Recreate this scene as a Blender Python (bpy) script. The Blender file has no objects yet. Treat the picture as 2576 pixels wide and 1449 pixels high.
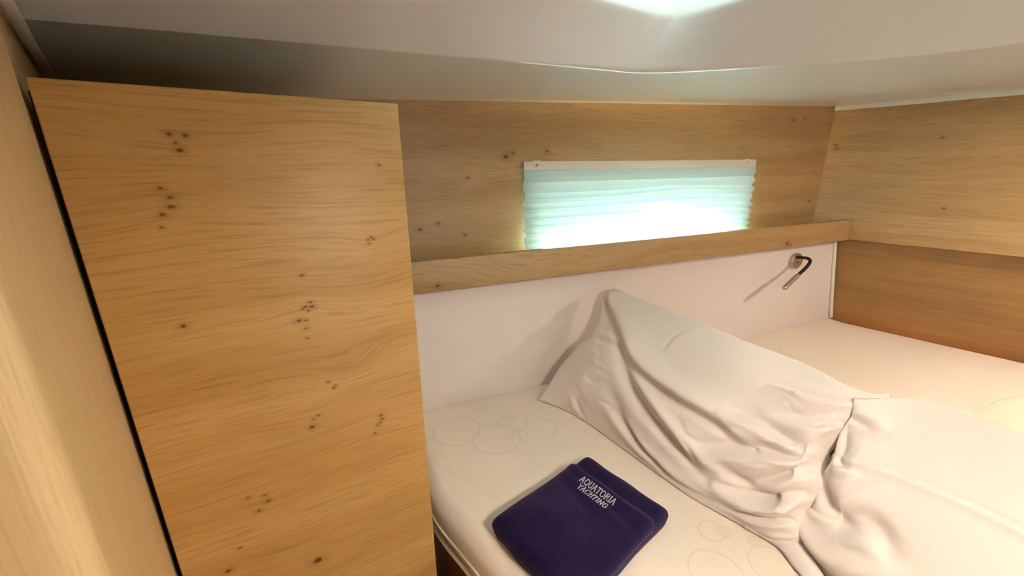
import bpy, bmesh, math, random
import numpy as np
from mathutils import Vector, Matrix

# ------------------------------------------------------------------ camera, light, exposure
CZ = 1.29                      # height of the lens above the cabin floor
S = bpy.context.scene
COL = S.collection

def camera_axes(yaw, pitch, roll):
    cy, sy, cp, sp = math.cos(yaw), math.sin(yaw), math.cos(pitch), math.sin(pitch)
    f = Vector((sy*cp, cy*cp, -sp)); r = Vector((cy, -sy, 0)); u = r.cross(f)
    cr, sr = math.cos(roll), math.sin(roll)
    return cr*r + sr*u, -sr*r + cr*u, f

cd = bpy.data.cameras.new('camera'); cam = bpy.data.objects.new('camera', cd); COL.objects.link(cam)
R_, U_, F_ = camera_axes(math.radians(22.582), math.radians(16.537), math.radians(-.715))
m = Matrix((R_, U_, -F_)).transposed().to_4x4(); m.translation = (0, 0, CZ)
cam.matrix_world = m
cd.sensor_width = 36; cd.lens = 1036.95/2576*36; cd.clip_start = .01
S.camera = cam
S.view_settings.view_transform = 'Standard'; S.view_settings.look = 'None'
S.view_settings.gamma = 1; S.view_settings.use_curve_mapping = False
S.view_settings.exposure = 0.86

w = bpy.data.worlds.new('sky'); S.world = w; w.use_nodes = True
bg = w.node_tree.nodes['Background']
bg.inputs[0].default_value = (.95, .98, 1.0, 1); bg.inputs[1].default_value = 4.1

sl = bpy.data.lights.new('sun', 'SUN'); sun = bpy.data.objects.new('sun', sl); COL.objects.link(sun)
sl.energy = 720; sl.angle = math.radians(1.2); sl.color = (1, .97, .92)
SUN_DIR = Vector((.10, -.75, -.66)).normalized()        # travels into the cabin, downwards
sun.rotation_euler = SUN_DIR.to_track_quat('-Z', 'Y').to_euler()
sun.location = (0, 4, 4)
DOWNLIGHT_W = 4.6; WARM = (1.0, .84, .69); HATCH_GLOW = 0.55

# ------------------------------------------------------------------ helpers
def col(r, g, b):
    f = lambda c: ((c/255)/12.92 if c/255 <= .04045 else ((c/255+.055)/1.055)**2.4)
    return (f(r), f(g), f(b), 1)

def tag(o, label=None, cat=None, group=None, kind=None):
    if label: o['label'] = label
    if cat: o['category'] = cat
    if group: o['group'] = group
    if kind: o['kind'] = kind
    return o

def empty(name, loc=(0, 0, 0)):
    o = bpy.data.objects.new(name, None); COL.objects.link(o); o.location = loc; o.empty_display_size = .02
    return o

def mk(name, verts, faces, mat, parent=None, smooth=False, loc=None, rz=0):
    """one mesh object; verts are in camera-height coordinates (z=0 at the lens) unless parented"""
    me = bpy.data.meshes.new(name); me.from_pydata([tuple(v) for v in verts], [], faces)
    bm = bmesh.new(); bm.from_mesh(me); bmesh.ops.recalc_face_normals(bm, faces=bm.faces); bm.to_mesh(me); bm.free()
    if smooth:
        for p in me.polygons: p.use_smooth = True
    me.materials.append(mat)
    o = bpy.data.objects.new(name, me); COL.objects.link(o)
    o.parent = parent
    o.location = loc if loc is not None else ((0, 0, CZ) if parent is None else (0, 0, 0))
    o.rotation_euler = (0, 0, rz)
    return o

def bevel(o, wd, seg=3, angle=30):
    b = o.modifiers.new('bevel', 'BEVEL'); b.width = wd; b.segments = seg; b.limit_method = 'ANGLE'; b.angle_limit = math.radians(angle)
    for p in o.data.polygons: p.use_smooth = True
    return o

def boxv(x0, x1, y0, y1, z0, z1):
    v = [(x, y, z) for x in (x0, x1) for y in (y0, y1) for z in (z0, z1)]
    f = [(0, 1, 3, 2), (4, 6, 7, 5), (0, 4, 5, 1), (2, 3, 7, 6), (0, 2, 6, 4), (1, 5, 7, 3)]
    return v, f

def prism(poly, z0, z1):
    """plan polygon extruded; z0/z1 number or list per vertex"""
    n = len(poly); a = z0 if isinstance(z0, (list, tuple)) else [z0]*n; b = z1 if isinstance(z1, (list, tuple)) else [z1]*n
    v = [(p[0], p[1], a[i]) for i, p in enumerate(poly)] + [(p[0], p[1], b[i]) for i, p in enumerate(poly)]
    f = [tuple(range(n))[::-1], tuple(range(n, 2*n))] + [(i, (i+1) % n, n+(i+1) % n, n+i) for i in range(n)]
    return v, f

def join(*vf):
    V, Fc = [], []
    for v, f in vf:
        k = len(V); V += list(v); Fc += [tuple(i+k for i in q) for q in f]
    return V, Fc

def tube(pts, rad, n=12, cap=True):
    pts = [Vector(p) for p in pts]; rad = rad if isinstance(rad, (list, tuple)) else [rad]*len(pts)
    V, Fc = [], []; t0 = (pts[1]-pts[0]).normalized()
    a = t0.orthogonal().normalized()
    for i, p in enumerate(pts):
        t = (pts[min(i+1, len(pts)-1)]-pts[max(i-1, 0)]).normalized()
        a = (a - t*a.dot(t)).normalized(); b = t.cross(a)
        for k in range(n):
            th = 2*math.pi*k/n; V.append(p + rad[i]*(math.cos(th)*a + math.sin(th)*b))
    for i in range(len(pts)-1):
        for k in range(n):
            Fc.append((i*n+k, i*n+(k+1) % n, (i+1)*n+(k+1) % n, (i+1)*n+k))
    if cap: Fc += [tuple(range(n))[::-1], tuple(range((len(pts)-1)*n, len(pts)*n))]
    return V, Fc

def smooth_path(pts, sub=8):
    P = [Vector(p) for p in pts]; out = []
    for i in range(len(P)-1):
        a, b, c, d = P[max(i-1, 0)], P[i], P[i+1], P[min(i+2, len(P)-1)]
        for k in range(sub):
            t = k/sub
            out.append(.5*((2*b)+(c-a)*t+(2*a-5*b+4*c-d)*t*t+(3*b-a-3*c+d)*t**3))
    out.append(P[-1]); return out

# ------------------------------------------------------------------ materials
def nt_new(name):
    mt = bpy.data.materials.new(name); mt.use_nodes = True
    nt = mt.node_tree; b = nt.nodes['Principled BSDF']
    return mt, nt, b

class N:
    """tiny expression helper for shader maths"""
    def __init__(s, nt): s.nt = nt
    def node(s, t, **kw):
        n = s.nt.nodes.new(t)
        for k, v in kw.items(): setattr(n, k, v)
        return n
    def m(s, op, a, b=0.0, c=0.0, clamp=False):
        n = s.node('ShaderNodeMath', operation=op); n.use_clamp = clamp
        for i, x in enumerate((a, b, c)):
            if isinstance(x, (int, float)): n.inputs[i].default_value = x
            else: s.nt.links.new(x, n.inputs[i])
        return n.outputs[0]
    def vm(s, op, a, b, c=None, out=0):
        n = s.node('ShaderNodeVectorMath', operation=op)
        for i, v in enumerate((a, b, c)):
            if v is None: continue
            if isinstance(v, tuple): n.inputs[i].default_value = v
            else: s.nt.links.new(v, n.inputs[i])
        return n.outputs[out]
    def vec(s, x, y, z):
        n = s.node('ShaderNodeCombineXYZ')
        for i, v in enumerate((x, y, z)):
            if isinstance(v, (int, float)): n.inputs[i].default_value = v
            else: s.nt.links.new(v, n.inputs[i])
        return n.outputs[0]
    def noise(s, vec, scale, detail=2, rough=.5, dist=0):
        n = s.node('ShaderNodeTexNoise'); n.inputs['Scale'].default_value = scale; n.inputs['Detail'].default_value = detail
        n.inputs['Roughness'].default_value = rough; n.inputs['Distortion'].default_value = dist
        s.nt.links.new(vec, n.inputs['Vector']); return n.outputs[0]
    def rng(s, x, a, b, c=0.0, d=1.0):
        n = s.node('ShaderNodeMapRange'); n.clamp = True; n.interpolation_type = 'SMOOTHSTEP'
        s.nt.links.new(x, n.inputs[0])
        for i, v in enumerate((a, b, c, d)): n.inputs[i+1].default_value = v
        return n.outputs[0]
    def mix(s, f, a, b):
        n = s.node('ShaderNodeMix', data_type='RGBA')
        if isinstance(f, (int, float)): n.inputs[0].default_value = f
        else: s.nt.links.new(f, n.inputs[0])
        for k, v in ((6, a), (7, b)):
            if isinstance(v, tuple): n.inputs[k].default_value = v
            else: s.nt.links.new(v, n.inputs[k])
        return n.outputs[2]
    def xyz(s, kind='Object'):
        t = s.node('ShaderNodeTexCoord'); q = s.node('ShaderNodeSeparateXYZ')
        s.nt.links.new(t.outputs[kind], q.inputs[0]); return q.outputs[0], q.outputs[1], q.outputs[2], t.outputs[kind]
    def bump(s, h, strength, dist, bsdf):
        n = s.node('ShaderNodeBump'); n.inputs['Strength'].default_value = strength; n.inputs['Distance'].default_value = dist
        s.nt.links.new(h, n.inputs['Height']); s.nt.links.new(n.outputs[0], bsdf.inputs['Normal'])

def wood(name, light, mid, dark, seed=0., swirls=(), dots=(), rough=.42, fine=1.0, axis='X'):
    """oak veneer, grain along local X, across local Z. swirls (x,z,rx,rz,amp), dots (x,z,r)"""
    mt, nt, b = nt_new(name); n = N(nt)
    x, y, z, co = n.xyz()
    if axis == 'Z': x, z = z, n.m('ADD', x, y)
    zz = z
    xz = n.vec(x, 0.0, z)
    for (sx, sz, rx, rz, amp) in swirls:
        q = n.vm('MULTIPLY_ADD', xz, (1/rx, 0, 1/rz), (-sx/rx, 0, -sz/rz))
        r2 = n.vm('DOT_PRODUCT', q, q, out=1)
        zz = n.m('MULTIPLY_ADD', n.m('POWER', .36788, r2), amp*.45, zz)
    warp = n.noise(n.vec(n.m('MULTIPLY', x, 3.0), seed, n.m('MULTIPLY', z, 6)), 1, 2)
    zz = n.m('MULTIPLY_ADD', n.m('SUBTRACT', warp, .5), .022, zz)
    band = n.noise(n.vec(n.m('MULTIPLY', x, 1.2), seed+3, n.m('MULTIPLY', zz, 22)), 1, 3, .55)
    line = n.noise(n.vec(n.m('MULTIPLY', x, 16), seed+7, n.m('MULTIPLY', zz, 420*fine)), 1, 3, .6)
    pore = n.noise(n.vec(n.m('MULTIPLY', x, 30), seed+9, n.m('MULTIPLY', zz, 700*fine)), 1, 2, .5)
    blot = n.noise(n.vec(n.m('MULTIPLY', x, 5), seed+11, n.m('MULTIPLY', z, 9)), 1, 2)
    c = n.mix(n.rng(band, .32, .68), mid, light)
    c = n.mix(n.m('MULTIPLY', n.rng(blot, .45, .75), .35), c, mid)
    c = n.mix(n.m('MULTIPLY', n.rng(line, .46, .70), .39), c, dark)
    c = n.mix(n.m('MULTIPLY', n.rng(pore, .56, .75), .22), c, dark)
    if dots:
        xs = n.vec(n.m('MULTIPLY', x, .95), 0.0, n.m('MULTIPLY', z, 1.5)); tot = None
        for (dx_, dz_, r) in dots:
            d = n.m('MULTIPLY', n.vm('DISTANCE', xs, (dx_*.95, 0, dz_*1.5), out=1), 1/r)
            tot = d if tot is None else n.m('MINIMUM', tot, d)
        d = n.m('ADD', tot, n.m('MULTIPLY', n.m('SUBTRACT', n.noise(co, 160, 1), .5), 1.2))
        k = n.m('ADD', n.rng(d, 1.2, .45, 0, .85), n.rng(d, 4.2, .6, 0, .34), clamp=True)
        c = n.mix(k, c, col(106, 66, 24))
    nt.links.new(c, b.inputs['Base Color']); b.inputs['Roughness'].default_value = rough
    return mt

def plain(name, c, rough=.5, metal=0., bump=None, sheen=0., var=None):
    mt, nt, b = nt_new(name); n = N(nt)
    b.inputs['Base Color'].default_value = c; b.inputs['Roughness'].default_value = rough; b.inputs['Metallic'].default_value = metal
    if sheen:
        b.inputs['Sheen Weight'].default_value = sheen; b.inputs['Sheen Roughness'].default_value = .5
    co = n.xyz()[3]
    if var:
        nt.links.new(n.mix(n.rng(n.noise(co, var[0], 2), .35, .65), c, var[1]), b.inputs['Base Color'])
    if bump: n.bump(n.noise(co, bump[0], 3), bump[1], bump[2], b)
    return mt

L_, M_, D_ = col(186, 155, 108), col(170, 137, 90), col(128, 94, 54)
DOOR_DOTS = [(-.1974,.029,.0022),(-.1863,.028,.0022),(-.1944,.022,.0016),(-.1924,.016,.0024),
 (-.2115,-.015,.0018),(-.2065,-.023,.0022),(-.2075,-.031,.0028),(-.2146,-.037,.0022),(-.2176,-.048,.0016),
 (-.0258,.002,.0016),(-.0459,-.076,.0014),(-.0419,-.0735,.0014),(-.040,-.0762,.0014),(-.0449,-.080,.0013),
 (-.1156,-.106,.0018),(-.1117,-.136,.0018),(-.1166,-.140,.0018),(-.1105,-.141,.0024),(-.1197,-.142,.0014),(-.1146,-.145,.0014),
 (-.1247,-.154,.0024),(-.1186,-.155,.0014),(-.1197,-.164,.0016),(-.1197,-.175,.0013),(-.2197,-.140,.0026),
 (-.1066,-.232,.0014),(-.0995,-.238,.0014),(-.1015,-.241,.0016),(-.1217,-.270,.0016),(-.1268,-.273,.0014),(-.1298,-.282,.0028),
 (-.054,-.294,.0016),(-.053,-.299,.002),(-.0561,-.303,.0015),(-.059,-.306,.0015),(-.0631,-.316,.0014),
 (-.2024,-.345,.0016),(-.1873,-.349,.0016),(-.1853,-.358,.002),(-.1954,-.366,.002),(-.2197,-.405,.0016),(-.149,-.467,.005),(-.2348,-.429,.003)]
DOOR_SWIRLS = [(-.075,-.218,.055,.020,.035),(-.02,-.21,.05,.03,-.03),(-.043,-.076,.03,.014,.016),(-.115,-.142,.035,.02,-.022),(-.08,-.125,.08,.03,.03),
 (-.19,.022,.05,.022,.02),(-.21,-.03,.05,.03,-.022),(-.125,-.274,.05,.02,.02),(-.057,-.304,.05,.02,-.02),(-.19,-.355,.06,.02,.02)]
M_DOOR = wood('oak veneer door', col(194, 153, 90), col(178, 135, 72), col(130, 90, 40), 1.3, DOOR_SWIRLS, DOOR_DOTS)
M_BACK = wood('oak veneer hull side', L_, M_, D_, 5.1,
   [(.37,.022,.06,.02,.03),(.25,-.05,.08,.03,.03),(.47,.032,.05,.02,-.02),(1.3,.12,.07,.03,.02),(.9,.05,.3,.05,.02)],
   [(.363,.019,.006),(.467,.032,.0035),(.38,.027,.003),(1.299,.122,.004),(1.349,.125,.003),(.272,-.024,.003),(.261,-.149,.003),(1.441,-.123,.004),(.16,-.13,.004),(.2,-.12,.003)])
M_RIGHT = wood('oak veneer overhead side', L_, M_, D_, 9.4, [(.25,-.02,.12,.03,.05),(.08,-.12,.12,.03,-.03),(.4,-.1,.15,.04,.03)],
   [(.02,.05,.004),(.025,.04,.003),(.47,.125,.004),(.3,-.13,.003),(.52,-.06,.004),(.26,.06,.0025)])
M_LOWER_SHADED = wood('oak veneer lower side shaded', col(164,128,78), col(146,109,60), col(110,76,38), 13.7, [(.2,-.05,.15,.03,.03)], [(.03,-.275,.004)])  # oak toned darker to carry the shade under the upper panel
M_FASCIA = wood('oak fascia', L_, M_, D_, 17.2, [(.35,-.23,.12,.05,.09),(.55,-.2,.12,.05,.08),(1.3,-.2,.08,.05,.03)], [(.17,-.232,.004),(1.22,-.232,.007),(1.235,-.238,.004)])
M_POST = wood('oak veneer bulkhead', col(228,198,148), col(220,188,136), col(200,162,108), 21.9, axis='Z')
M_BASE = wood('oak bed base', col(180,126,74), col(160,104,56), col(110,66,30), 25.5)
M_FLOOR = wood('cabin sole', col(150,104,66), col(130,86,52), col(80,50,28), 29.0)
M_GEL = plain('white gelcoat', col(240, 235, 229), .35)
_g = M_GEL.node_tree.nodes['Principled BSDF']; _g.inputs['Coat Weight'].default_value = .55; _g.inputs['Coat Roughness'].default_value = .08; _g.inputs['Coat IOR'].default_value = 1.6
M_TRIM = plain('white trim', col(238, 234, 226), .35)
M_VINYL = plain('white vinyl lining', col(236, 226, 220), .45)
M_PILLOW = plain('white cotton', col(240, 229, 220), .8, sheen=.15)
M_CREAM = plain('cream cotton', col(236, 222, 198), .8)
M_GAP_SHADE = plain('dark gap shade', col(40, 12, 8), .9)
M_NICKEL = plain('brushed nickel', col(196, 188, 172), .45, 1.0, bump=None)
M_BLACK = plain('black rubber', col(22, 18, 20), .45)
M_CHROME = plain('chrome screw', col(225, 220, 215), .2, 1.0)
M_THREAD = plain('silver thread', col(205, 200, 205), .6)

def fleece():
    mt, nt, b = nt_new('navy fleece'); n = N(nt); co = n.xyz()[3]
    c = n.mix(n.rng(n.noise(co, 14, 3), .35, .7), col(22, 13, 48), col(31, 21, 60))
    nt.links.new(c, b.inputs['Base Color']); b.inputs['Roughness'].default_value = .95
    b.inputs['Specular IOR Level'].default_value = .15
    b.inputs['Sheen Weight'].default_value = .25; b.inputs['Sheen Tint'].default_value = (.35, .3, .6, 1)
    n.bump(n.m('ADD', n.noise(co, 900, 2), n.m('MULTIPLY', n.noise(co, 60, 2), .8)), .5, .0015, b)
    return mt
M_FLEECE = fleece()

def sheet():
    """cream fitted sheet with a faint printed pattern of loops and dots"""
    mt, nt, b = nt_new('printed sheet'); n = N(nt); x, y, z, co = n.xyz()
    base = n.mix(n.rng(n.noise(co, 5, 2), .35, .7), col(240, 227, 208), col(241, 229, 214))
    tot = None
    wob = n.m('MULTIPLY', n.m('SUBTRACT', n.noise(co, 6, 1), .5), .03)
    rings = [(.245,.685,.052),(.345,.68,.034),(.30,.72,.03),(.18,.74,.05),(.50,.27,.03),(.47,.345,.022),(.55,.33,.03),(.42,.29,.035),(.9,.6,.05),(1.1,.5,.06),(1.2,.7,.05)]
    discs = [(.262,.726,.016),(.30,.735,.013),(.485,.335,.018),(.51,.305,.014),(.52,.345,.012),(1.0,.62,.02)]
    xy = n.vec(x, y, 0.0)
    def dist(cx, cy):
        return n.m('ADD', n.vm('DISTANCE', xy, (cx, cy, 0), out=1), wob)
    for cx, cy, r in rings:
        k = n.rng(n.m('ABSOLUTE', n.m('SUBTRACT', dist(cx, cy), r)), .0008, .0026, .20, 0)
        tot = k if tot is None else n.m('MAXIMUM', tot, k)
    for cx, cy, r in discs: tot = n.m('MAXIMUM', tot, n.rng(dist(cx, cy), r, r*.7, 0, .14))
    c = n.mix(tot, base, col(186, 172, 168))
    nt.links.new(c, b.inputs['Base Color']); b.inputs['Roughness'].default_value = .85
    # a stitched seam in the sheet, running from the locker towards the foot
    ax, ay, bx, by = .110, .683, .198, .518
    ln = math.hypot(bx-ax, by-ay); ux, uy = (bx-ax)/ln, (by-ay)/ln
    px_, py_ = n.m('SUBTRACT', x, ax), n.m('SUBTRACT', y, ay)
    dd = n.m('ADD', n.m('MULTIPLY', px_, -uy), n.m('MULTIPLY', py_, ux)); dd = n.m('ADD', dd, n.m('MULTIPLY', wob, .25))
    rdg = n.rng(n.m('ABSOLUTE', dd), .006, .0005, 0, 9)
    n.bump(n.m('ADD', rdg, n.m('ADD', n.noise(co, 900, 2), n.m('MULTIPLY', n.noise(co, 9, 2), 3))), .14, .001, b)
    return mt
M_SHEET = sheet()

def cloth_translucent(name, c, trans=.6):
    mt, nt, b = nt_new(name); n = N(nt); co = n.xyz()[3]
    b.inputs['Base Color'].default_value = c; b.inputs['Roughness'].default_value = .7
    t = n.node('ShaderNodeBsdfTranslucent'); t.inputs[0].default_value = c
    nt.links.new(n.mix(n.rng(n.noise(co, 30, 3), .3, .7), c, tuple(v*.93 for v in c[:3])+(1,)), t.inputs[0])
    mx = n.node('ShaderNodeMixShader'); mx.inputs[0].default_value = trans
    nt.links.new(b.outputs[0], mx.inputs[1]); nt.links.new(t.outputs[0], mx.inputs[2])
    nt.links.new(mx.outputs[0], nt.nodes['Material Output'].inputs[0])
    return mt
M_BLIND = cloth_translucent('pleated blind fabric', col(200, 230, 232), .078)
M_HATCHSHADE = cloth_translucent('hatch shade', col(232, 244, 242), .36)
_b = M_HATCHSHADE.node_tree.nodes['Principled BSDF']      # own emission added, standing in for daylight through the shade
_b.inputs['Emission Color'].default_value = (.88, .99, 1, 1); _b.inputs['Emission Strength'].default_value = HATCH_GLOW

def glass():
    mt, nt, b = nt_new('acrylic glass'); n = N(nt)
    b.inputs['Base Color'].default_value = (.9, .97, 1, 1); b.inputs['Roughness'].default_value = .03
    t = n.node('ShaderNodeBsdfTransparent'); t.inputs[0].default_value = (.93, .98, 1, 1)
    mx = n.node('ShaderNodeMixShader'); mx.inputs[0].default_value = .10
    nt.links.new(t.outputs[0], mx.inputs[1]); nt.links.new(b.outputs[0], mx.inputs[2])
    nt.links.new(mx.outputs[0], nt.nodes['Material Output'].inputs[0])
    return mt
M_GLASS = glass()

def emit(name, c, s):
    mt, nt, b = nt_new(name); b.inputs['Emission Color'].default_value = c; b.inputs['Emission Strength'].default_value = s
    return mt
M_LENS = emit('lit lamp lens', (*WARM, 1), 8)

# ------------------------------------------------------------------ the setting
ZM = -.54                                   # mattress top (lens = 0)
YB = .90                                    # hull side behind the bed
YW = .845                                   # white lining below the shelf
YF = .80                                    # shelf fascia
ZFLOOR = -CZ
K = .30
def xr(y): return 1.484 + K*(.9-y)          # upper right side panel in plan

tag(mk('floor', *boxv(-1.3, 2.3, -1.4, 1.0, ZFLOOR-.03, ZFLOOR), M_FLOOR), kind='structure')
# back wall with the window opening
WX0, WX1, WZ0, WZ1 = .430, 1.133, -.232, -.036
bv = []
def topz(x): return .135 + .0285*x
x0, x1 = -1.25, 1.53
T = .05
def quad_box(xa, xb, za, zb_l, zb_r, y0=YB, t=T):
    v = [(xa, y0, za), (xb, y0, za), (xb, y0, zb_r), (xa, y0, zb_l), (xa, y0+t, za), (xb, y0+t, za), (xb, y0+t, zb_r), (xa, y0+t, zb_l)]
    return v, [(0, 1, 2, 3), (5, 4, 7, 6), (0, 4, 5, 1), (3, 2, 6, 7), (0, 3, 7, 4), (1, 5, 6, 2)]
wb = mk('wall_back', *join(quad_box(x0, WX0, ZFLOOR, topz(x0), topz(WX0)), quad_box(WX1, x1, ZFLOOR, topz(WX1), topz(x1)),
        quad_box(WX0, WX1, ZFLOOR, WZ0, WZ0), quad_box(WX0, WX1, WZ1, topz(WX0), topz(WX1))), M_BACK)
tag(wb, kind='structure')
# hull window pane in the opening
wn = mk('window_1', *boxv(WX0-.0, WX1+.0, YB+.034, YB+.040, WZ0, WZ1), M_GLASS); tag(wn, kind='structure')
fr = .012
mk('window_frame', *join(boxv(WX0, WX1, YB+.028, YB+.046, WZ1-fr, WZ1), boxv(WX0, WX1, YB+.028, YB+.046, WZ0, WZ0+fr),
   boxv(WX0, WX0+fr, YB+.028, YB+.046, WZ0+fr, WZ1-fr), boxv(WX1-fr, WX1, YB+.028, YB+.046, WZ0+fr, WZ1-fr)), M_TRIM, wn)
# unseen screen added outside, edge shaped to shade the upper window, body the hatch
def shade_edge(bx, bz, dy):     # point on the blind -> point dy outside, against the sun
    s = dy/(-SUN_DIR.y); return (bx - SUN_DIR.x*s, YB + dy, bz - SUN_DIR.z*s)
EDGE = [(-.6, -.2), (.2, -.2), (.40, -.16), (.455, -.118), (.6, -.095), (.705, -.082), (.80, -.072), (.95, -.082), (1.05, -.115), (1.09, -.16), (1.3, -.25), (2.2, -.25)]
ev = [shade_edge(a, b_, .16) for a, b_ in EDGE]
n_ = len(ev)
V = [(p[0], p[1], p[2]) for p in ev] + [(p[0], p[1], 1.3) for p in ev] + [(p[0], p[1]+.03, p[2]) for p in ev] + [(p[0], p[1]+.03, 1.3) for p in ev]
Fc = []
for i in range(n_-1):
    Fc += [(i, i+1, n_+i+1, n_+i), (2*n_+i+1, 2*n_+i, 3*n_+i, 3*n_+i+1), (i+1, i, 2*n_+i, 2*n_+i+1), (n_+i, n_+i+1, 3*n_+i+1, 3*n_+i)]
Fc += [(0, n_, 3*n_, 2*n_), (n_-1, 3*n_-1, 4*n_-1, 2*n_-1)]
tag(mk('sun_screen', V, Fc, M_GEL), kind='structure')

# right side: overhanging upper panel, lower lining
rz = math.atan2(-1, K)                      # local X runs along the wall towards the stern
ul = math.hypot(1, K)
dirv = Vector((K, -1, 0)).normalized()
def rightwall(name, z0, z1, off0, off1, mat, length=2.32, thick=.05):
    # local x along wall, local y = outward (+X side), z up
    v = [(0, off0, z0), (length, off0, z0), (length, off1, z1), (0, off1, z1), (0, off0+thick, z0), (length, off0+thick, z0), (length, off1+thick, z1), (0, off1+thick, z1)]
    f = [(0, 1, 2, 3), (5, 4, 7, 6), (0, 4, 5, 1), (3, 2, 6, 7), (0, 3, 7, 4), (1, 5, 6, 2)]
    return mk(name, v, f, mat, loc=(1.484, .9, CZ), rz=math.atan2(dirv.y, dirv.x))
tag(rightwall('wall_right_upper', -.242, .20, 0, 0, M_RIGHT), kind='structure')
tag(rightwall('wall_right_lower', ZFLOOR, -.238, .258, .032, M_LOWER_SHADED), kind='structure')
tag(bevel(rightwall('trim_1', .152, .170, -.012, -.010, M_TRIM, 2.3, .012), .004), kind='structure')
# rear and left sides, out of the frame
RX0, RX1, RZ0, RZ1 = .35, 1.0, -.62, -.30           # unseen port added in the rear bulkhead for fill light
tag(mk('wall_rear', *join(boxv(-1.3, RX0, -1.40, -1.35, ZFLOOR, .35), boxv(RX1, 2.3, -1.40, -1.35, ZFLOOR, .35),
   boxv(RX0, RX1, -1.40, -1.35, ZFLOOR, RZ0), boxv(RX0, RX1, -1.40, -1.35, RZ1, .35)), M_VINYL), kind='structure')
w3 = mk('fill_port', *boxv(RX0, RX1, -1.382, -1.376, RZ0, RZ1), M_GLASS); tag(w3, kind='structure')
mk('window_frame', *join(boxv(RX0, RX1, -1.39, -1.36, RZ1-.02, RZ1), boxv(RX0, RX1, -1.39, -1.36, RZ0, RZ0+.02),
   boxv(RX0, RX0+.02, -1.39, -1.36, RZ0+.02, RZ1-.02), boxv(RX1-.02, RX1, -1.39, -1.36, RZ0+.02, RZ1-.02)), M_TRIM, w3)
tag(mk('wall_left', *boxv(-1.30, -1.25, -1.4, .95, ZFLOOR, .35), M_VINYL), kind='structure')

# bulkhead jamb at the left, rounded edge
A0 = Vector((-.2020, .4411, 0)); dA = Vector((.242, -.970, 0)); dB = Vector((-.970, -.242, 0))
rr = .016
cor = A0 + dA*.169
bkd = Vector((-.107, .279, 0))
poly = [A0 + bkd, A0, cor - dA*rr]
cc = cor - dA*rr + dB*rr
for i in range(1, 8):
    a = i/8*math.pi/2
    poly.append(cc - dB*rr*math.cos(a) + dA*rr*math.sin(a))
poly += [cor + dB*rr, cor + dB*.055, cor + dB*.055 - dA*.004, cor + dB*.058 - dA*.004, cor + dB*.058, cor + dB*1.08, cor + dB*1.08 - dA*.12, A0 + dB*.05, A0 + dB*.05 + bkd]
o = mk('wall_left_bulkhead', *prism([(p.x, p.y) for p in poly], ZFLOOR, .26), M_POST); tag(o, kind='structure')
for p in o.data.polygons: p.use_smooth = False
# white trim where that bulkhead meets the headliner
tag(mk('trim_2', *tube([(-.184, .408, .116), (-.195, .440, .116), (-.248, .580, .116), (-.298, .715, .116)], .0045, 12), M_TRIM, smooth=True), kind='structure')

# moulded headliner with hatch recess
HZ = .185
C1 = Vector((.447, .502)); e1 = Vector((-.983, -.186)); e2 = Vector((.31, -.95)); HW = .34
C2 = C1 + e1*HW; C3 = C1 + e2*HW; C4 = C2 + e2*HW
KZ = .125
st = list(zip([(-.62,.9),(-.2,.9),(.1,.9),(.4,.9),(.56,.9),(.75,.9),(1.0,.9),(1.25,.9),(xr(.9),.9),(xr(.65),.65),(xr(.41),.41),(xr(0),0),(xr(-.6),-.6),(xr(-1.35),-1.35),(.4,-1.35),(-1.25,-1.35),(-1.25,-.3),(-1.25,.3),(-1.25,.9)],
 [(-.45,.531),(-.15,.531),(.07,.531),(.28,.531),(.365,.532),(.415,.532),(.472,.508),(.552,.452),(.62,.395),(.683,.339),(.73,.257),(.73,.15),(.68,.05),(.55,.02),(.3,.0),(-.2,.0),(-.42,.06),(-.5,.2),(-.5,.45)],
 [C2+e2*.03,C2+(C1-C2)*.04,C2+(C1-C2)*.3,C2+(C1-C2)*.72,C1+e1*.035,C1+(e1+e2)*.009,C1+e2*.035,C1+e2*.09,C1+e2*.14,C1+e2*.19,C1+e2*.25,C3-e2*.03,C3+e1*.03,C3+(C4-C3)*.3,C3+(C4-C3)*.7,C4-e1*.03,C4-e2*.03,C2+(C4-C2)*.4,C2+(C4-C2)*.2]))
def oz(x, y):
    if y > .89: return topz(x) - .012
    if x > 1.4: return .164
    return .14
ns = len(st); SUB = 8
rows = []
def cr(a, b, c, d, t): return .5*((2*b)+(c-a)*t+(2*a-5*b+4*c-d)*t*t+(3*b-a-3*c+d)*t**3)
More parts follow.
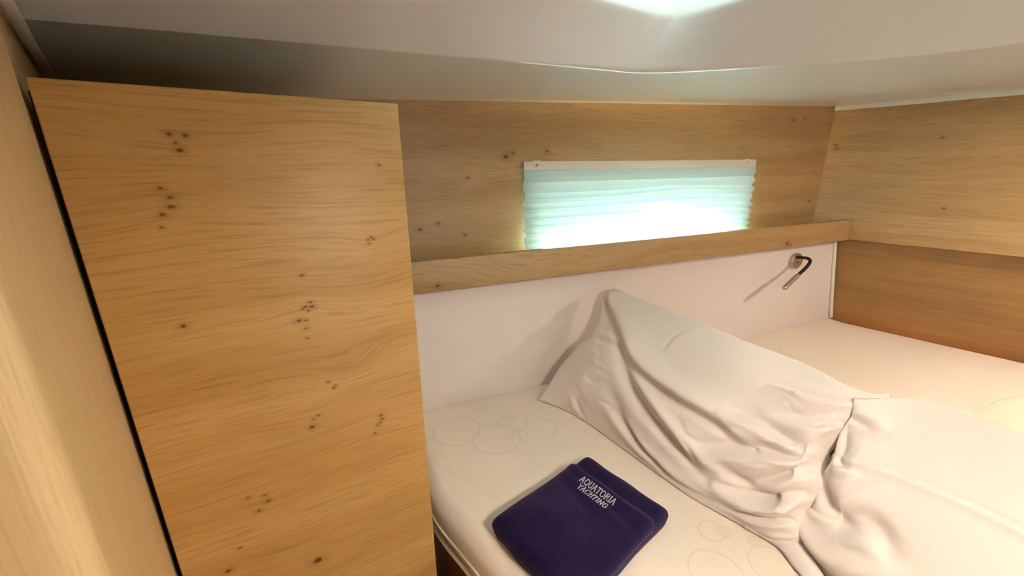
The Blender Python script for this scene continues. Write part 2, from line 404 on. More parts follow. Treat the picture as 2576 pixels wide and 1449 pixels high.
for i in range(ns):
    for k in range(SUB):
        t = k/SUB
        O = Vector(st[i][0]).lerp(Vector(st[(i+1) % ns][0]), t)
        Hh = Vector(st[i][2]).lerp(Vector(st[(i+1) % ns][2]), t)
        Kp = cr(*[Vector(st[(i+j) % ns][1]) for j in (-1, 0, 1, 2)], t)
        zO = oz(*st[i][0])*(1-t) + oz(*st[(i+1) % ns][0])*t
        O3 = Vector((O.x, O.y, zO)); K3 = Vector((Kp.x, Kp.y, KZ)); H3 = Vector((Hh.x, Hh.y, HZ))
        dO = (O3-K3); dO.z = 0; lO = dO.length; dO.normalize()
        dH = (H3-K3); dH.z = 0; lH = max(dH.length, 1e-4); dH.normalize()
        prof = []
        slope = (zO-KZ)/lO
        ext = O3 + dO*.04
        prof.append(ext)
        for q in (1.0, .8, .6, .4): prof.append(K3 + dO*lO*q + Vector((0, 0, (zO-KZ)*q)))
        rise = HZ-KZ
        al = math.atan2(-slope, 1); be = math.atan2(rise, lH)           # band angle, recess angle
        r_l = .017
        # round-over: tangent to both faces
        tl = r_l*math.tan(max(be-al, .05)/2)
        tl = min(tl, lH*.3)
        pa = K3 + dO*tl + Vector((0, 0, slope*tl)); pb = K3 + dH*tl*math.cos(be) + Vector((0, 0, tl*math.sin(be)))
        prof.append(pa + dO*.02 + Vector((0, 0, slope*.02))); prof.append(pa + dO*.004 + Vector((0, 0, slope*.004)))
        for q in (0, .125, .25, .375, .5, .625, .75, .875, 1):
            prof.append(pa*(1-q)**2 + K3*2*q*(1-q) + pb*q*q)
        prof.append(pb + (H3-pb)*.03)
        for q in (.2, .4, .6, .8, .93): prof.append(pb + (H3-pb)*q + Vector((0, 0, .0)))
        prof.append(H3); prof.append(H3 + Vector((0, 0, .004)) - dH*.0); prof.append(H3 + Vector((0, 0, .055)))
        rows.append(prof)
nr, npf = len(rows), len(rows[0])
V = [p for r in rows for p in r]
Fc = [(i*npf+j, ((i+1) % nr)*npf+j, ((i+1) % nr)*npf+j+1, i*npf+j+1) for i in range(nr) for j in range(npf-1)]
o = mk('ceiling', V, Fc, M_GEL, smooth=True); tag(o, kind='structure')
sd = o.modifiers.new('solid', 'SOLIDIFY'); sd.thickness = .012; sd.offset = 1
# hatch: shade below the pane
Hq = [C1, C2, C4, C3]
cen = (C1+C4)/2
def inset(k): return [cen+(p-cen)*k for p in Hq]
hw = mk('window_2', *prism([tuple(p) for p in inset(1.08)], HZ+.058, HZ+.064), M_GLASS); tag(hw, kind='structure')
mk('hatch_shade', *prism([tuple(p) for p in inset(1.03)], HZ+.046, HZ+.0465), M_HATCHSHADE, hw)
a_, b_ = inset(1.12), inset(1.0)
V = [(p.x, p.y, HZ+.052) for p in a_] + [(p.x, p.y, HZ+.052) for p in b_] + [(p.x, p.y, HZ+.075) for p in a_] + [(p.x, p.y, HZ+.075) for p in b_]
Fc = []
for i in range(4):
    j = (i+1) % 4
    Fc += [(i, j, 4+j, 4+i), (8+i, 12+i, 12+j, 8+j), (4+i, 4+j, 12+j, 12+i), (i, 8+i, 8+j, j)]
mk('hatch_frame', V, Fc, M_TRIM, hw)

# white lining below the shelf
def lining():
    zt, zb = -.250, -1.0
    xr_t, xr_b = 1.528, 1.596
    k = (xr_b-xr_t)/.27
    v = [(-.5, YW, zb), (xr_t+k*(zt-zb), YW, zb), (xr_t, YW, zt), (-.5, YW, zt)]
    v += [(p[0], YB-.003, p[2]) for p in v]
    return v, [(0, 1, 2, 3), (5, 4, 7, 6), (0, 4, 5, 1), (3, 2, 6, 7), (0, 3, 7, 4), (1, 5, 6, 2)]
wl = bevel(mk('wall_back_lining', *lining(), M_VINYL), .006); tag(wl, kind='structure')
trp = mk('trim_3', *tube(smooth_path([(1.522, YW-.003, -.250), (1.553, YW-.004, -.39), (1.578, YW-.005, -.50), (1.586, YW-.006, -.534)]), .0055, 10), M_TRIM, None, smooth=True); tag(trp, kind='structure')

# shelf
sh = empty('wall_shelf', (0, 0, CZ)); tag(sh, 'long oak shelf with deep front fascia below the window', 'shelf')
bevel(mk('fascia', *prism([(-.30, YF), (xr(YF)-.001, YF), (xr(YF+.016)-.001, YF+.016), (-.30, YF+.016)], -.2445, -.1785), M_FASCIA, sh), .0018)
mk('shelf_board', *boxv(-.30, xr(YB)-.005, YF+.016, YB-.001, -.2445, -.232), M_FASCIA, sh)

# ------------------------------------------------------------------ locker at the left
AD = math.radians(8)
lk = empty('locker', (.0725, .48, ZFLOOR+CZ)); lk.rotation_euler = (0, 0, AD)
tag(lk, 'tall oak locker with knotty veneer door left of the bed', 'locker')
DW = .2732
v, f = boxv(-DW, 0, 0, .018, 0, CZ+.064)
v = [(a, b_, c + (.0025 if (a < -.1 and c > 1) else 0)) for a, b_, c in v]
def to_cam(vs): return [(a, b_, c-CZ) for a, b_, c in vs]
d = mk('door', to_cam(v), f, M_DOOR, lk); d.location = (0, 0, CZ); bevel(d, .0018)
def carcass():
    t = .012; zt = CZ+.058
    return join(boxv(-DW-.006, -DW+.006, .022, .40, 0, zt), boxv(-.022, -.010, .022, .355, 0, zt), boxv(-DW+.006, -.022, .022, .365, zt-t, zt), boxv(-DW+.006, -.022, .340, .352, 0, zt-t))
v, f = carcass(); c_ = mk('carcass', to_cam(v), f, M_BACK, lk); c_.location = (0, 0, CZ)
v, f = boxv(-DW-.0038, -DW+.004, .0115, .0215, 0, CZ+.058)
s_ = mk('gap_shade', to_cam(v), f, M_GAP_SHADE, lk); s_.location = (0, 0, CZ); s_['label'] = 'dark strip standing for the shade in the door gap'  # dark strip coloured as the shade inside the open door gap

# ------------------------------------------------------------------ bed
bed = empty('bed', (.6, .3, 0)); tag(bed, 'built-in double bed with cream fitted sheet and oak base', 'bed')
def bp(vs): return [(a-.6, b_-.3, c) for a, b_, c in vs]
left_edge = smooth_path([(.086, .8435, 0), (.087, .68, 0), (.090, .60, 0), (.101, .545, 0), (.119, .49, 0), (.142, .42, 0), (.19, .30, 0), (.27, .10, 0), (.36, -.15, 0), (.44, -.40, 0)], 4)
plan = [(p.x, p.y) for p in left_edge] + [(.48, -.55), (1.2, -.75)]
xlow = lambda y: 1.606 + .307*(.814-y)
right_edge = [(xlow(-.75)-.02, -.75), (xlow(-.3)-.016, -.3), (xlow(.1)-.014, .1), (xlow(.5)-.010, .5), (xlow(.8)-.006, .80), (xlow(.8435)-.012, .8435)]
plan += right_edge + [(1.2, .8435), (.8, .8435), (.4, .8435)]
def mattress(plan, ztop, thick, r):
    """rounded slab: inset rings over a fan of grid points"""
    P = [Vector((a, b_)) for a, b_ in plan]; n = len(P); rings = []
    cenp = Vector((.85, .15))
    nor = []
    for i in range(n):
        t = (P[(i+1) % n]-P[i-1]).normalized(); nr_ = Vector((t.y, -t.x))
        if nr_.dot(P[i]-cenp) < 0: nr_ = -nr_
        nor.append(nr_)
    rs = [.12 if p.y > .842 else 1. for p in P]
    def ring(off, z):
        out = []
        for i in range(n):
            q = P[i]-nor[i]*off*rs[i]
            out.append((q.x, min(q.y, .8435), z if rs[i] == 1 else min(ztop, max(z, z+(ztop-z)*.85 if z > ztop-.029 else z))))
        return out
    prof = [(.006, ztop-thick), (0.0, ztop-thick+.012), (-.002, ztop-thick*.5)]
    for k in range(0, 7):
        a = k/6*math.pi/2; prof.append((r*(1-math.cos(a)), ztop-r+r*math.sin(a)))
    prof.append((r*2.2, ztop+.001))
    V, Fc = [], []
    for off, z in prof: V += ring(off, z)
    for j in range(len(prof)-1):
        for i in range(n): Fc.append((j*n+i, j*n+(i+1) % n, (j+1)*n+(i+1) % n, (j+1)*n+i))
    Fc.append(tuple(range((len(prof)-1)*n, len(prof)*n))); Fc.append(tuple(range(n))[::-1])
    return V, Fc
mv, mf = mattress(plan, ZM, .075, .028)
mt_ = mk('mattress', bp(mv), mf, M_SHEET, bed, smooth=True); mt_.location = (0, 0, CZ)
# pattern uses mattress-local coordinates, so shift the mesh origin back onto the plan
for vv in mt_.data.vertices: vv.co.x += .6; vv.co.y += .3
mt_.location = (-.6, -.3, CZ)
pip = [(p.x+.001, p.y, ZM-.030-.0) for p in left_edge[:-1]]
pp = mk('sheet_edge_hem', bp(tube([(a-.003, b_, ZM-.044) for a, b_, c in pip], .0028, 8)[0]), tube(pip, .0028, 8)[1], M_CREAM, mt_, smooth=True); pp.location = (.6, .3, 0)
lp = mk('hem_roll', bp(tube([(a-.001, b_, ZM-.070) for a, b_, c in pip], .005, 8)[0]), tube(pip, .005, 8)[1], M_CREAM, mt_, smooth=True); lp.location = (.6, .3, 0)
baseplan = [(p.x+.016, p.y) for p in left_edge] + [(.5, -.53), (1.2, -.73)] + [(a-.02, b_) for a, b_ in right_edge] 
bs = mk('bed_base', bp(prism(baseplan, ZFLOOR, ZM-.074)[0]), prism(baseplan, ZFLOOR, ZM-.074)[1], M_BASE, bed); bs.location = (0, 0, CZ)

# ------------------------------------------------------------------ pleated blind
bl = empty('pleated_blind', (.78, YB-.012, CZ-.1)); tag(bl, 'white pleated blind screwed over the narrow hull window', 'blind')
BX0, BX1 = .402, 1.150
def blind_pt(x, y, z): return (x-.78, y-(YB-.012), z+.1)
ys = YB-.012
prof = []
z = .008
# flat header, then pleats that tighten towards the bottom
prof = [(ys, .008), (ys, -.012)]
zz = -.012; pitch = [.026, .026, .024, .022, .020, .019, .018, .017, .016, .016, .015, .014]
sgn = 1
for i, p in enumerate(pitch):
    dep = .0045 if i < 2 else .0085
    prof.append((ys-dep, zz-p*.5)); prof.append((ys+.002, zz-p)); zz -= p
    if zz < -.222: break
V, Fc = [], []
NX = 40
rnd = random.Random(3)
sag = [rnd.uniform(-1, 1) for _ in prof]
for j, (y, z) in enumerate(prof):
    for i in range(NX+1):
        t = i/NX; x = BX0+(BX1-BX0)*t + (.004*math.sin(j*2.1) if j > 3 else 0)*(1 if t > .5 else -1)*abs(2*t-1)
        lift = 0
        if 4 <= j <= 9: lift = .010*math.exp(-((t-.62)/.22)**2)*(1-abs(j-6)/4)
        V.append(blind_pt(x, y + .0008*sag[j]*math.sin(3*t+j), z + lift + .0012*sag[j]*math.sin(5*t+j)))
for j in range(len(prof)-1):
    for i in range(NX): Fc.append((j*(NX+1)+i, j*(NX+1)+i+1, (j+1)*(NX+1)+i+1, (j+1)*(NX+1)+i))
fb = mk('pleated_fabric', V, Fc, M_BLIND, bl)
hv = mk('header_strip', [blind_pt(*p) for p in boxv(BX0-.001, BX1-.004, ys-.0035, ys-.0006, -.011, .0085)[0]], boxv(0, 1, 0, 1, 0, 1)[1], M_TRIM, bl); bevel(hv, .0008, 2)
bt = mk('bottom_rail', [blind_pt(*p) for p in boxv(BX0, BX1, ys-.004, ys+.004, -.230, -.222)[0]], boxv(0, 1, 0, 1, 0, 1)[1], M_TRIM, bl); bevel(bt, .001, 2)
for sx in (.4335, 1.108):
    c0 = Vector((sx, ys-.0035, -.0005 if sx < .8 else .0005))
    v, f = tube([c0, c0+Vector((0, -.0018, 0)), c0+Vector((0, -.0028, 0))], [.0042, .0042, .0026], 14)
    sc = mk('screw', [blind_pt(*p) for p in v], f, M_CHROME, bl, smooth=False)
    mk('tab', [blind_pt(*p) for p in boxv(sx-.010, sx+.010, ys-.0034, ys-.0008, .007, .0105)[0]], boxv(0, 1, 0, 1, 0, 1)[1], M_TRIM, bl)

# ------------------------------------------------------------------ reading lamps
def reading_lamp(name, base, nrm, arm, head, label, lit=None):
    root = empty(name, (base[0], base[1], base[2]+CZ)); tag(root, label, 'lamp')
    b0 = Vector(base); q = lambda vs: [tuple(Vector(p)-b0) for p in vs]
    nv = Vector(nrm)
    v, f = tube([b0, b0+nv*.001, b0+nv*.011, b0+nv*.013], [.0245, .025, .025, .0235], 32)
    mk('base', q(v), f, M_NICKEL, root, smooth=False)
    bt_ = b0+nv*.013
    dn = Vector((0, 0, -.004))
    v, f = tube([bt_+dn, bt_+dn+nv*.0015], [.0028, .0022], 12)
    mk('button', q(v), f, M_BLACK, root)
    v, f = tube(smooth_path(arm), .0048, 12); mk('arm', q(v), f, M_BLACK, root, smooth=True)
    h0, h1 = Vector(head[0]), Vector(head[1]); ax = (h1-h0).normalized()
    v, f = tube([h0-ax*.006, h0, h0+ax*.004, h1], [.0052, .0056, .0068, .0068], 16); hd = mk('lamp_head', q(v), f, M_NICKEL, root, smooth=False)
    v, f = tube([h1, h1+ax*.004], [.0064, .0052], 16); mk('lens', q(v), f, M_LENS if lit else M_CHROME, hd)
    return root, h1+ax*.01, ax
reading_lamp('reading_lamp', (1.334, YW, -.303), (0, -1, 0),
   [(1.325, .835, -.289), (1.322, .815, -.287), (1.322, .797, -.286), (1.313, .783, -.291), (1.286, .773, -.303), (1.235, .763, -.322)],
   [(1.232, .7625, -.323), (1.166, .750, -.348)], 'small nickel and black gooseneck reading lamp on the white lining')

# ------------------------------------------------------------------ ceiling downlights, behind the frame edge
def downlight(x, y, z, watts, label):
    root = empty('ceiling_downlight', (x, y, z+CZ)); tag(root, label, 'light', 'ceiling downlights')
    v, f = tube([(0, 0, .004), (0, 0, -.004), (0, 0, -.006)], [.078, .078, .070], 32); mk('rim', v, f, M_CHROME, root)
    v, f = tube([(0, 0, -.006), (0, 0, -.0068)], [.066, .064], 32); mk('lens', v, f, M_LENS, root)
    l = bpy.data.lights.new('downlight_lamp', 'AREA'); l.shape = 'DISK'; l.size = .12; l.energy = watts; l.color = WARM
    lo = bpy.data.objects.new('downlight_lamp', l); COL.objects.link(lo); lo.parent = root; lo.location = (0, 0, -.009)
downlight(.28, -.22, .126, DOWNLIGHT_W*.85, 'round warm downlight added near the entrance as fill light')  # unseen lamp added behind the lens, lighting the bed in the hatch's place
downlight(1.38, .0, .146, DOWNLIGHT_W*.7, 'round warm ceiling downlight above the right side of the bed')

# ------------------------------------------------------------------ pillows
#PILLOW_BEGIN
def interp(pts, s):
    """catmull-rom through points, s in 0..1 (numpy)"""
    P = np.array(pts, float); n = len(P)-1
    u = min(max(s, 0), 1)*n; i = min(int(u), n-1); t = u-i
    a, b, c, d = P[max(i-1, 0)], P[i], P[i+1], P[min(i+2, n)]
    return .5*((2*b)+(c-a)*t+(2*a-5*b+4*c-d)*t*t+(3*b-a-3*c+d)*t**3)

def pillow_surface(base, ridge, back, bulge, ns, nt, end=(.14, .14), nb=10, seam0=None, seam1=None):
    """closed cross-sections: front base->ridge (nt), back ridge->floor (nb), underside"""
    G = []
    for i in range(ns+1):
        s = i/ns
        B, Rg, K_ = interp(base, s), interp(ridge, s), interp(back, s)
        e = min(1, s/end[0])**.55 * min(1, (1-s)/end[1])**.55 if 0 < s < 1 else 0.0
        out = np.cross(Rg-B, interp(base, min(s+.02, 1))-interp(base, max(s-.02, 0))); out /= np.linalg.norm(out)+1e-9
        if out[0] > 0: out = -out
        row = []
        for j in range(nt+1):
            t = j/nt; w_ = t
            p = B + (Rg-B)*w_ + out*bulge*e*(math.sin(math.pi*t)**.9)*(1-.25*t)
            dl = interp(base, min(s+.02, 1))-interp(base, max(s-.02, 0)); dl /= np.linalg.norm(dl)
            if seam0: p = p + dl*np.interp(t, *seam0)*max(0, 1-s/.22)**2
            if seam1: p = p + dl*np.interp(t, *seam1)*max(0, 1-(1-s)/.22)**2
            row.append(p)
        for j in range(1, nb+1):
            t = j/nb
            flat = row[int(round(nt*(1-t)))]
            q = Rg + (K_-Rg)*t + np.array([.05, 0, .03])*math.sin(math.pi*t)
            row.append(flat + (q-flat)*e)
        G.append(row)
    return np.array(G)

def fold_disp(S_, T_, L, Hh, folds):
    """folds: (points in (s,t), width, height, kind) -> displacement; kind 1 ridge, 2 step"""
    D = np.zeros_like(S_)
    for pts, wd, amp, kind in folds:
        P = np.array([tuple(p) for p in smooth2(pts)])*np.array([L, Hh])
        X = np.stack([S_*L, T_*Hh], -1); best = np.full(S_.shape, 9.); sd = np.zeros_like(S_); al = np.zeros_like(S_)
        seg = np.linalg.norm(np.diff(P, axis=0), axis=1); cum = np.concatenate([[0], np.cumsum(seg)]); tot = cum[-1]
        for k in range(len(P)-1):
            a, b = P[k], P[k+1]; ab = b-a; l2 = ab@ab+1e-12
            u = np.clip(((X-a)@ab)/l2, 0, 1); q = a+u[..., None]*ab; dv = X-q; dd = np.linalg.norm(dv, axis=-1)
            msk = dd < best; best = np.where(msk, dd, best)
            sd = np.where(msk, np.sign(ab[0]*dv[..., 1]-ab[1]*dv[..., 0]), sd); al = np.where(msk, (cum[k]+u*seg[k])/tot, al)
        tap = np.clip(np.sin(np.pi*np.clip(al*.92+.04, 0, 1)), 0, 1)**.6
        x = best/wd
        if kind == 1: D += amp*tap*np.exp(-x*x)
        elif kind == 2:                       # sharp crest with a valley on the + side
            xs = x*sd; D += amp*tap*(np.exp(-(np.where(xs > 0, xs*1.6, xs*.7))**2) - .8*np.exp(-((xs-1.1)/.55)**2))
        else:
            xs = x*sd; D += amp*tap*(np.exp(-(np.where(xs < 0, xs*1.6, xs*.7))**2) - .8*np.exp(-((xs+1.1)/.55)**2))
    return D

def smooth2(pts, sub=5):
    P = [np.array(p, float) for p in pts]; out = []
    for i in range(len(P)-1):
        a, b, c, d = P[max(i-1, 0)], P[i], P[i+1], P[min(i+2, len(P)-1)]
        for k in range(sub):
            t = k/sub; out.append(.5*((2*b)+(c-a)*t+(2*a-5*b+4*c-d)*t*t+(3*b-a-3*c+d)*t**3))
    out.append(P[-1]); return out
ZMP = -.54
P1_BASE = [(.388,.776,ZMP+.004),(.436,.684,ZMP+.002),(.474,.483,ZMP+.002),(.492,.397,ZMP+.002),(.524,.313,ZMP+.003),(.530,.279,ZMP+.006)]
P1_RIDGE = [(.597,.797,ZMP+.25),(.611,.601,ZMP+.25),(.620,.468,ZMP+.245),(.651,.381,ZMP+.235),(.661,.315,ZMP+.223),(.686,.290,ZMP+.215)]
P1_BACK = [(.62,.80,ZMP+.01),(.74,.64,ZMP+.005),(.79,.5,ZMP+.005),(.79,.42,ZMP+.005),(.76,.34,ZMP+.005),(.70,.30,ZMP+.01)]
P2_BASE = [(.556,.270,ZMP+.010),(.545,.20,ZMP+.003),(.555,.10,ZMP+.003),(.57,0,ZMP+.003),(.58,-.12,ZMP+.003),(.60,-.24,ZMP+.01)]
P2_RIDGE = [(.652,.284,ZMP+.212),(.715,.258,ZMP+.218),(.733,.210,ZMP+.22),(.729,.158,ZMP+.22),(.74,0,ZMP+.22),(.74,-.22,ZMP+.20)]
P2_BACK = [(.72,.28,ZMP+.01),(.86,.23,ZMP+.005),(.90,.15,ZMP+.005),(.90,.08,ZMP+.005),(.90,-.05,ZMP+.005),(.80,-.22,ZMP+.01)]
P1_SEAM0 = ([0, .3, .5, .58, .68, .8, .9, .97, 1], [0, .0, .012, .028, .022, .006, -.012, -.012, .004])
P1_SEAM1 = ([0, .12, .25, .4, .52, .6, .7, .85, 1], [.006, .018, .006, .014, .0, -.006, .0, .012, .02])
P2_SEAM0 = ([0, .15, .3, .45, .6, .75, .9, 1], [.0, -.008, .0, -.010, .0, -.008, -.004, -.01])
#PILLOW_END
P1_FOLDS = [
 ([(.04,.95),(.10,.80),(.16,.70),(.275,.567),(.37,.533),(.515,.513),(.645,.46)], .016, .011, 3),
 ([(.08,.60),(.155,.615),(.225,.507),(.305,.367),(.375,.273),(.485,.20),(.6,.14)], .010, -.010, 1),
 ([(.09,.63),(.165,.635),(.255,.523),(.34,.41),(.43,.317),(.545,.257),(.64,.2)], .011, .008, 1),
 ([(.155,.127),(.185,.06),(.22,.007)], .006, .004, 2),
 ([(.26,.19),(.345,.083),(.43,.03)], .008, .005, 2),
 ([(.29,.26),(.355,.137),(.45,.073),(.585,.063)], .009, .005, 3),
 ([(.20,.40),(.28,.25),(.36,.15)], .012, -.004, 1),
 ([(.50,.57),(.63,.60),(.71,.585),(.88,.573)], .013, -.009, 1),
 ([(.53,.533),(.645,.533),(.75,.53),(.945,.555)], .010, .007, 1),
 ([(.52,.32),(.63,.42),(.73,.49),(.925,.535)], .012, -.010, 1),
 ([(.56,.24),(.665,.36),(.77,.45),(.935,.515)], .011, .008, 1),
 ([(.89,.89),(.80,.86),(.70,.82),(.6,.78)], .010, .008, 3),
 ([(.87,.83),(.75,.75),(.65,.68),(.55,.62)], .013, -.006, 1),
 ([(.725,.66),(.84,.70),(.93,.75)], .010, .006, 2),
 ([(.60,.19),(.70,.25),(.80,.40),(.94,.50)], .012, -.010, 1),
 ([(.63,.12),(.73,.15),(.86,.22),(.95,.30)], .012, .011, 2),
 ([(.62,.27),(.72,.22),(.815,.26),(.90,.34)], .011, -.008, 1),
 ([(.285,.72),(.275,.85),(.30,.97)], .005, .003, 2),
 ([(.70,.05),(.80,.08),(.94,.15)], .008, .007, 2),
 ([(.75,.02),(.86,.03),(.96,.08)], .006, .005, 3),
 ([(.01,.91),(.05,.76),(.08,.62)], .010, -.006, 1),
 ([(.03,.97),(.055,.85),(.085,.72)], .008, .006, 1),
 ([(.35,.85),(.5,.82),(.62,.86)], .03, .004, 1),
]
P2_FOLDS = [
 ([(.03,.62),(.10,.60),(.175,.58),(.3,.578),(.44,.585),(.56,.593),(.75,.60)], .005, .0035, 2),
 ([(.02,.50),(.07,.38),(.12,.30),(.19,.27)], .016, -.012, 1),
 ([(.005,.20),(.06,.12),(.13,.10),(.20,.13),(.29,.20)], .016, .012, 1),
 ([(.13,.24),(.18,.33),(.24,.34),(.28,.28)], .014, -.008, 1),
 ([(.16,.20),(.22,.24),(.27,.24)], .012, .006, 1),
 ([(.005,.92),(.06,.89),(.12,.84),(.17,.79)], .010, .006, 3),
 ([(.02,.80),(.06,.72),(.09,.62)], .012, -.006, 1),
 ([(.06,.60),(.10,.53),(.16,.52)], .008, .005, 2),
]
def small_folds(seed, n, s0, s1, t0, t1, ang, amp):
    r = random.Random(seed); out = []
    for _ in range(n):
        a, b = r.uniform(s0, s1), r.uniform(t0, t1); l = r.uniform(.05, .16); th = ang + r.uniform(-.5, .5)
        dx, dy = l*math.cos(th), l*1.5*math.sin(th); k = r.uniform(-.03, .03)
        out.append(([(a-dx/2, b-dy/2), (a+k*.6, b+k), (a+dx/2, b+dy/2)], r.uniform(.004, .009), amp*r.uniform(.5, 1.2), r.choice((2, 3))))
    return out
P1_FOLDS += small_folds(5, 16, .12, .55, .08, .6, -.75, .0016) + small_folds(8, 16, .6, .95, .08, .85, .35, .0022)
P2_FOLDS += small_folds(11, 10, .03, .25, .1, .85, .5, .0018)
def build_pillow(name, label, base, ridge, back, bulge, folds, L, Hh, ns=150, nt=110, mat=None, end=(.14, .14), seam0=None, seam1=None):
    nb = 14
    G = pillow_surface(base, ridge, back, bulge, ns, nt, end, nb, seam0, seam1)
    if folds:
        S_, T_ = np.meshgrid(np.linspace(0, 1, ns+1), np.linspace(0, 1, nt+1), indexing='ij')
        Fr = G[:, :nt+1]
        du = np.gradient(Fr, axis=0); dv = np.gradient(Fr, axis=1)
        nrm = np.cross(du, dv); nrm /= np.linalg.norm(nrm, axis=-1, keepdims=True)+1e-9
        if nrm[ns//2, nt//2, 0] > 0: nrm = -nrm
        D = 1.35*fold_disp(S_, T_, L, Hh, folds)
        D *= np.clip(T_/.06, 0, 1)*np.clip((1-T_)/.05, .15, 1)*np.clip(S_/.03, 0, 1)*np.clip((1-S_)/.03, 0, 1)
        G[:, :nt+1] = Fr + nrm*D[..., None]
    G[..., 2] = np.maximum(G[..., 2], ZM+.002)
    c = np.array([G[..., 0].mean(), G[..., 1].mean(), ZM])
    n0, n1 = G.shape[:2]
    V = [tuple(p-c) for r in G for p in r]
    Fc = [(i*n1+j, (i+1)*n1+j, (i+1)*n1+(j+1) % n1, i*n1+(j+1) % n1) for i in range(n0-1) for j in range(n1)]
    o = mk(name, V, Fc, mat or M_PILLOW, None, smooth=True, loc=(c[0], c[1], ZM+CZ))
    tag(o, label, 'pillow')
    return o, G
pil1, G1 = build_pillow('pillow', 'white cotton pillow with a pointed upper corner leaning behind the navy blanket', P1_BASE, P1_RIDGE, P1_BACK, .045, P1_FOLDS, .5, .33, seam0=P1_SEAM0, seam1=P1_SEAM1)
pil2, G2 = build_pillow('pillow', 'white cotton pillow with a long hem seam at the right foreground', P2_BASE, P2_RIDGE, P2_BACK, .05, P2_FOLDS, .55, .3, seam0=P2_SEAM0)

# ------------------------------------------------------------------ folded blanket
BO = Vector((.373, .541, 0)); ba = Vector((.281, -.960, 0)); bb = Vector((-.947, -.321, 0))   # back corner, along hem, down the fold
BW, BH = .166, .228
blk = empty('folded_blanket', (BO.x, BO.y, ZM+CZ)); tag(blk, 'folded navy fleece blanket with silver lettering lying on the bed', 'blanket')
def P_(a, b, z): v = ba*a + bb*b; return (v.x, v.y, z)
def lower_h(a, b): return .0315 + .003*math.exp(-((b-.018)/.016)**2)
def upper_h(a, b):
    h = .0415 + .0025*math.sin(9*a+4)*math.sin(13*b+1) - .004*math.exp(-((b-.105-.25*(a-.08))/.012)**2)*math.exp(-((a-.06)/.05)**2)
    h += .0025*math.exp(-((b-.052)/.008)**2) - .002*math.exp(-((b-.066-.1*a)/.007)**2)
    h += .004*math.exp(-((a-.05)/.03)**2-((b-.16)/.03)**2) - .003*math.exp(-((a-.10)/.02)**2-((b-.13-.5*(a-.1))/.02)**2)
    return h
def fold_slab(name, a0, a1, b0, b1, hf, zbot, exp=6., rc=.022, n=60, mlab=None):
    """soft slab with rounded outline and rolled edges"""
    V, Fc = [], []; am, bm_ = (a0+a1)/2, (b0+b1)/2; ha, hb = (a1-a0)/2, (b1-b0)/2
    for i in range(n+1):
        for j in range(n+1):
            u = math.sin((i/n*2-1)*math.pi/2); v = math.sin((j/n*2-1)*math.pi/2)
            mx = max(abs(u), abs(v)); 
            # square -> rounded rectangle
            pw = 26
            den = (abs(u)**pw + abs(v)**pw)**(1/pw) or 1
            k = mx/den
            a = am + u*k*ha; b = bm_ + v*k*hb
            wob = 1 + .012*math.sin(7*a/.166*2+b*40)*mx**4
            a = am+(a-am)*wob; b = bm_+(b-bm_)*wob
            z = zbot + (hf(a, b)-zbot)*(max(0, 1-mx**exp))**.5
            V.append(P_(a, b, z))
    nn = n+1
    for i in range(n):
        for j in range(n): Fc.append((i*nn+j, (i+1)*nn+j, (i+1)*nn+j+1, i*nn+j+1))
    # underside, pulled in a little
    k0 = len(V); rim = [i*nn for i in range(n)] + [n*nn+j for j in range(n)] + [i*nn+n for i in range(n, 0, -1)] + [j for j in range(n, 0, -1)]
    cx = P_(am, bm_, 0)
    for r in rim: q = V[r]; V.append((cx[0]+(q[0]-cx[0])*.975, cx[1]+(q[1]-cx[1])*.975, max(zbot-.012, .0015)))
    m_ = len(rim)
    for i in range(m_): Fc.append((rim[i], k0+i, k0+(i+1) % m_, rim[(i+1) % m_]))
    Fc.append(tuple(range(k0, k0+m_)))
    return mk(name, V, Fc, M_FLEECE, blk, smooth=True)
fold_slab('lower_fold', 0, BW, 0, BH, lower_h, .014, 14)
fold_slab('upper_fold', -.001, BW+.001, .040, BH+.003, upper_h, .024, 10)
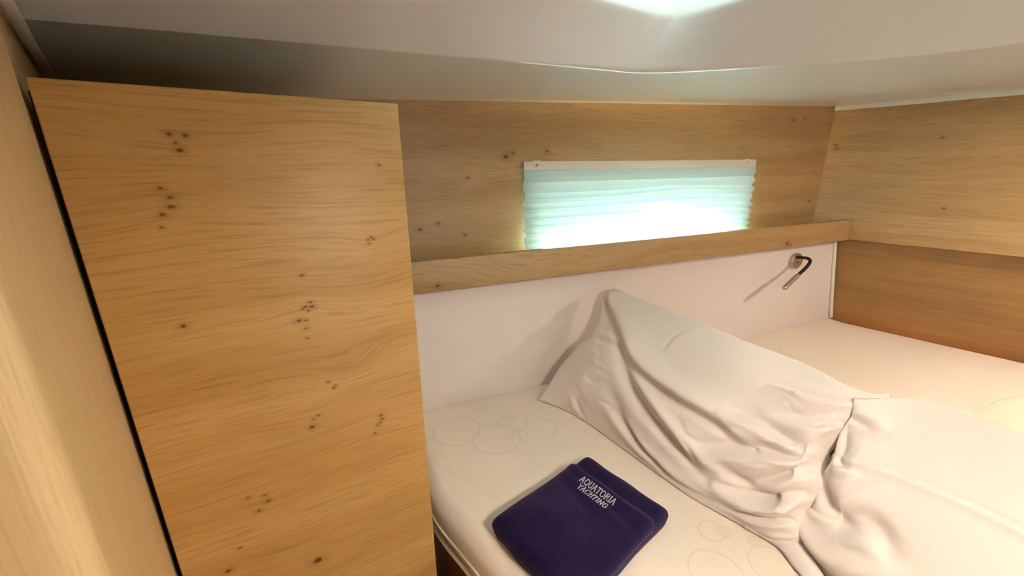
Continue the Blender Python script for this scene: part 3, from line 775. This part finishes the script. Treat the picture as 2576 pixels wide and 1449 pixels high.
# embroidered lettering: strokes (x,y 0..1), built as thin raised stitches
GL = {
 'A': (.85, [[(0, 0), (.42, 1)], [(.42, 1), (.85, 0)], [(.16, .36), (.68, .36)], [(-.06, 0), (.12, 0)], [(.72, 0), (.94, 0)]]),
 'Q': (1.0, [[(.5+.48*math.cos(t*.3142*2), .5+.5*math.sin(t*.3142*2)) for t in range(11)], [(.5, .18), (.95, -.18)]]),
 'U': (.85, [[(.1, 1), (.1, .35), (.2, .08), (.42, 0), (.65, .08), (.75, .35), (.75, 1)], [(-.03, 1), (.22, 1)], [(.63, 1), (.88, 1)]]),
 'T': (.8, [[(.0, 1), (.8, 1)], [(.4, 1), (.4, 0)], [(.0, 1), (0, .82)], [(.8, 1), (.8, .82)], [(.28, 0), (.52, 0)]]),
 'O': (1.0, [[(.5+.48*math.cos(t*.3142*2), .5+.5*math.sin(t*.3142*2)) for t in range(11)]]),
 'R': (.8, [[(.12, 0), (.12, 1), (.45, 1), (.66, .88), (.66, .64), (.45, .52), (.12, .52)], [(.4, .52), (.82, 0)], [(0, 0), (.24, 0)], [(0, 1), (.12, 1)]]),
 'I': (.3, [[(.15, 0), (.15, 1)], [(.02, 0), (.28, 0)], [(.02, 1), (.28, 1)]]),
 'Y': (.8, [[(0, 1), (.4, .48), (.8, 1)], [(.4, .48), (.4, 0)], [(-.06, 1), (.12, 1)], [(.68, 1), (.86, 1)], [(.28, 0), (.52, 0)]]),
 'C': (.9, [[(.85, .8), (.68, .96), (.45, 1), (.18, .86), (.03, .5), (.18, .14), (.45, 0), (.7, .05), (.87, .2)], [(.85, .8), (.85, 1)]]),
 'H': (.9, [[(.12, 0), (.12, 1)], [(.78, 0), (.78, 1)], [(.12, .52), (.78, .52)], [(0, 0), (.24, 0)], [(.66, 0), (.9, 0)], [(0, 1), (.24, 1)], [(.66, 1), (.9, 1)]]),
 'N': (.9, [[(.12, 0), (.12, 1), (.78, 0), (.78, 1)], [(0, 0), (.24, 0)], [(.66, 1), (.9, 1)]]),
 'G': (.95, [[(.85, .8), (.68, .96), (.45, 1), (.18, .86), (.03, .5), (.18, .14), (.45, 0), (.7, .04), (.84, .14), (.84, .45)], [(.66, .45), (.97, .45)]]),
}
def lettering(text, a0, a1, btop, bbot, wd):
    tot = sum(GL[c][0] for c in text) + .22*(len(text)-1); sx = (a1-a0)/tot; hh = bbot-btop
    V, Fc = [], []; x = 0
    for c in text:
        w_, strokes = GL[c]
        for stx in strokes:
            for p, q in zip(stx[:-1], stx[1:]):
                A_ = Vector((a0+(x+p[0])*sx, bbot-p[1]*hh)); B_ = Vector((a0+(x+q[0])*sx, bbot-q[1]*hh))
                d_ = (B_-A_)
                if d_.length < 1e-6: continue
                d_.normalize(); n_v = Vector((-d_.y, d_.x)); vert = abs(d_.y) > .6
                h_ = wd*(.62 if vert else .42)
                cs = [A_-d_*h_*.5+n_v*h_, A_-d_*h_*.5-n_v*h_, B_+d_*h_*.5-n_v*h_, B_+d_*h_*.5+n_v*h_]
                k = len(V)
                for dz in (.0002, .0011):
                    for p2 in cs: V.append(P_(p2.x, p2.y, upper_h(p2.x, p2.y)+dz))
                Fc += [(k+4, k+5, k+6, k+7)] + [(k+i, k+(i+1) % 4, k+4+(i+1) % 4, k+4+i) for i in range(4)]
        x += w_ + .22
    return V, Fc
o = mk('embroidered_text', *join(lettering('AQUATORIA', .040, .108, .0605, .0720, .0009), lettering('YACHTING', .047, .104, .0765, .0870, .0009)), M_THREAD, blk)
o['label'] = 'silver embroidered lettering AQUATORIA YACHTING'

# ------------------------------------------------------------------ loose ends of the pillowcases
def ribbon(name, La, Lb, parent, root, crest=.0, n=16):
    """soft strip between two 3D paths (lens coordinates) with thickness"""
    A_, B_ = smooth_path(La, 6), smooth_path(Lb, 6); V, Fc = [], []
    for i in range(len(A_)):
        for j in range(n+1):
            t = j/n; p = A_[i].lerp(B_[i], t); V.append(tuple(p + Vector((0, 0, crest*math.sin(math.pi*t)**.7)) - root))
    nn = n+1
    for i in range(len(A_)-1):
        for j in range(n): Fc.append((i*nn+j, (i+1)*nn+j, (i+1)*nn+j+1, i*nn+j+1))
    o = mk(name, V, Fc, M_PILLOW, parent, smooth=True)
    so = o.modifiers.new('solid', 'SOLIDIFY'); so.thickness = .002; so.offset = 0
    return o
r1 = Vector(pil2.location) - Vector((0, 0, CZ))
ribbon('pillowcase_tail', [(.515, .330, ZM+.004), (.530, .285, ZM+.004), (.520, .250, ZM+.004), (.515, .215, ZM+.004), (.515, .18, ZM+.004)],
       [(.560, .300, ZM+.030), (.562, .275, ZM+.022), (.545, .240, ZM+.012), (.533, .21, ZM+.006), (.528, .18, ZM+.004)], pil2, r1, .010)
ribbon('pillowcase_flap', [(.668, .300, ZM+.205), (.640, .300, ZM+.150), (.610, .302, ZM+.100), (.580, .300, ZM+.050), (.560, .298, ZM+.02)],
       [(.715, .280, ZM+.212), (.672, .268, ZM+.150), (.650, .262, ZM+.100), (.612, .262, ZM+.050), (.575, .27, ZM+.02)], pil2, r1, .004)

# cream pillow behind, mostly hidden
build_pillow('pillow', 'cream pillow mostly hidden behind the white pillows at the right edge', 
   [(1.02, .30, ZM+.004), (1.03, .22, ZM+.003), (1.03, .05, ZM+.003), (1.03, -.12, ZM+.004)],
   [(1.11, .315, ZM+.045), (1.17, .27, ZM+.062), (1.19, .08, ZM+.065), (1.17, -.12, ZM+.05)],
   [(1.20, .32, ZM+.004), (1.36, .26, ZM+.003), (1.38, .06, ZM+.003), (1.30, -.14, ZM+.004)], .015, [], .4, .2, ns=40, nt=20, mat=M_CREAM)
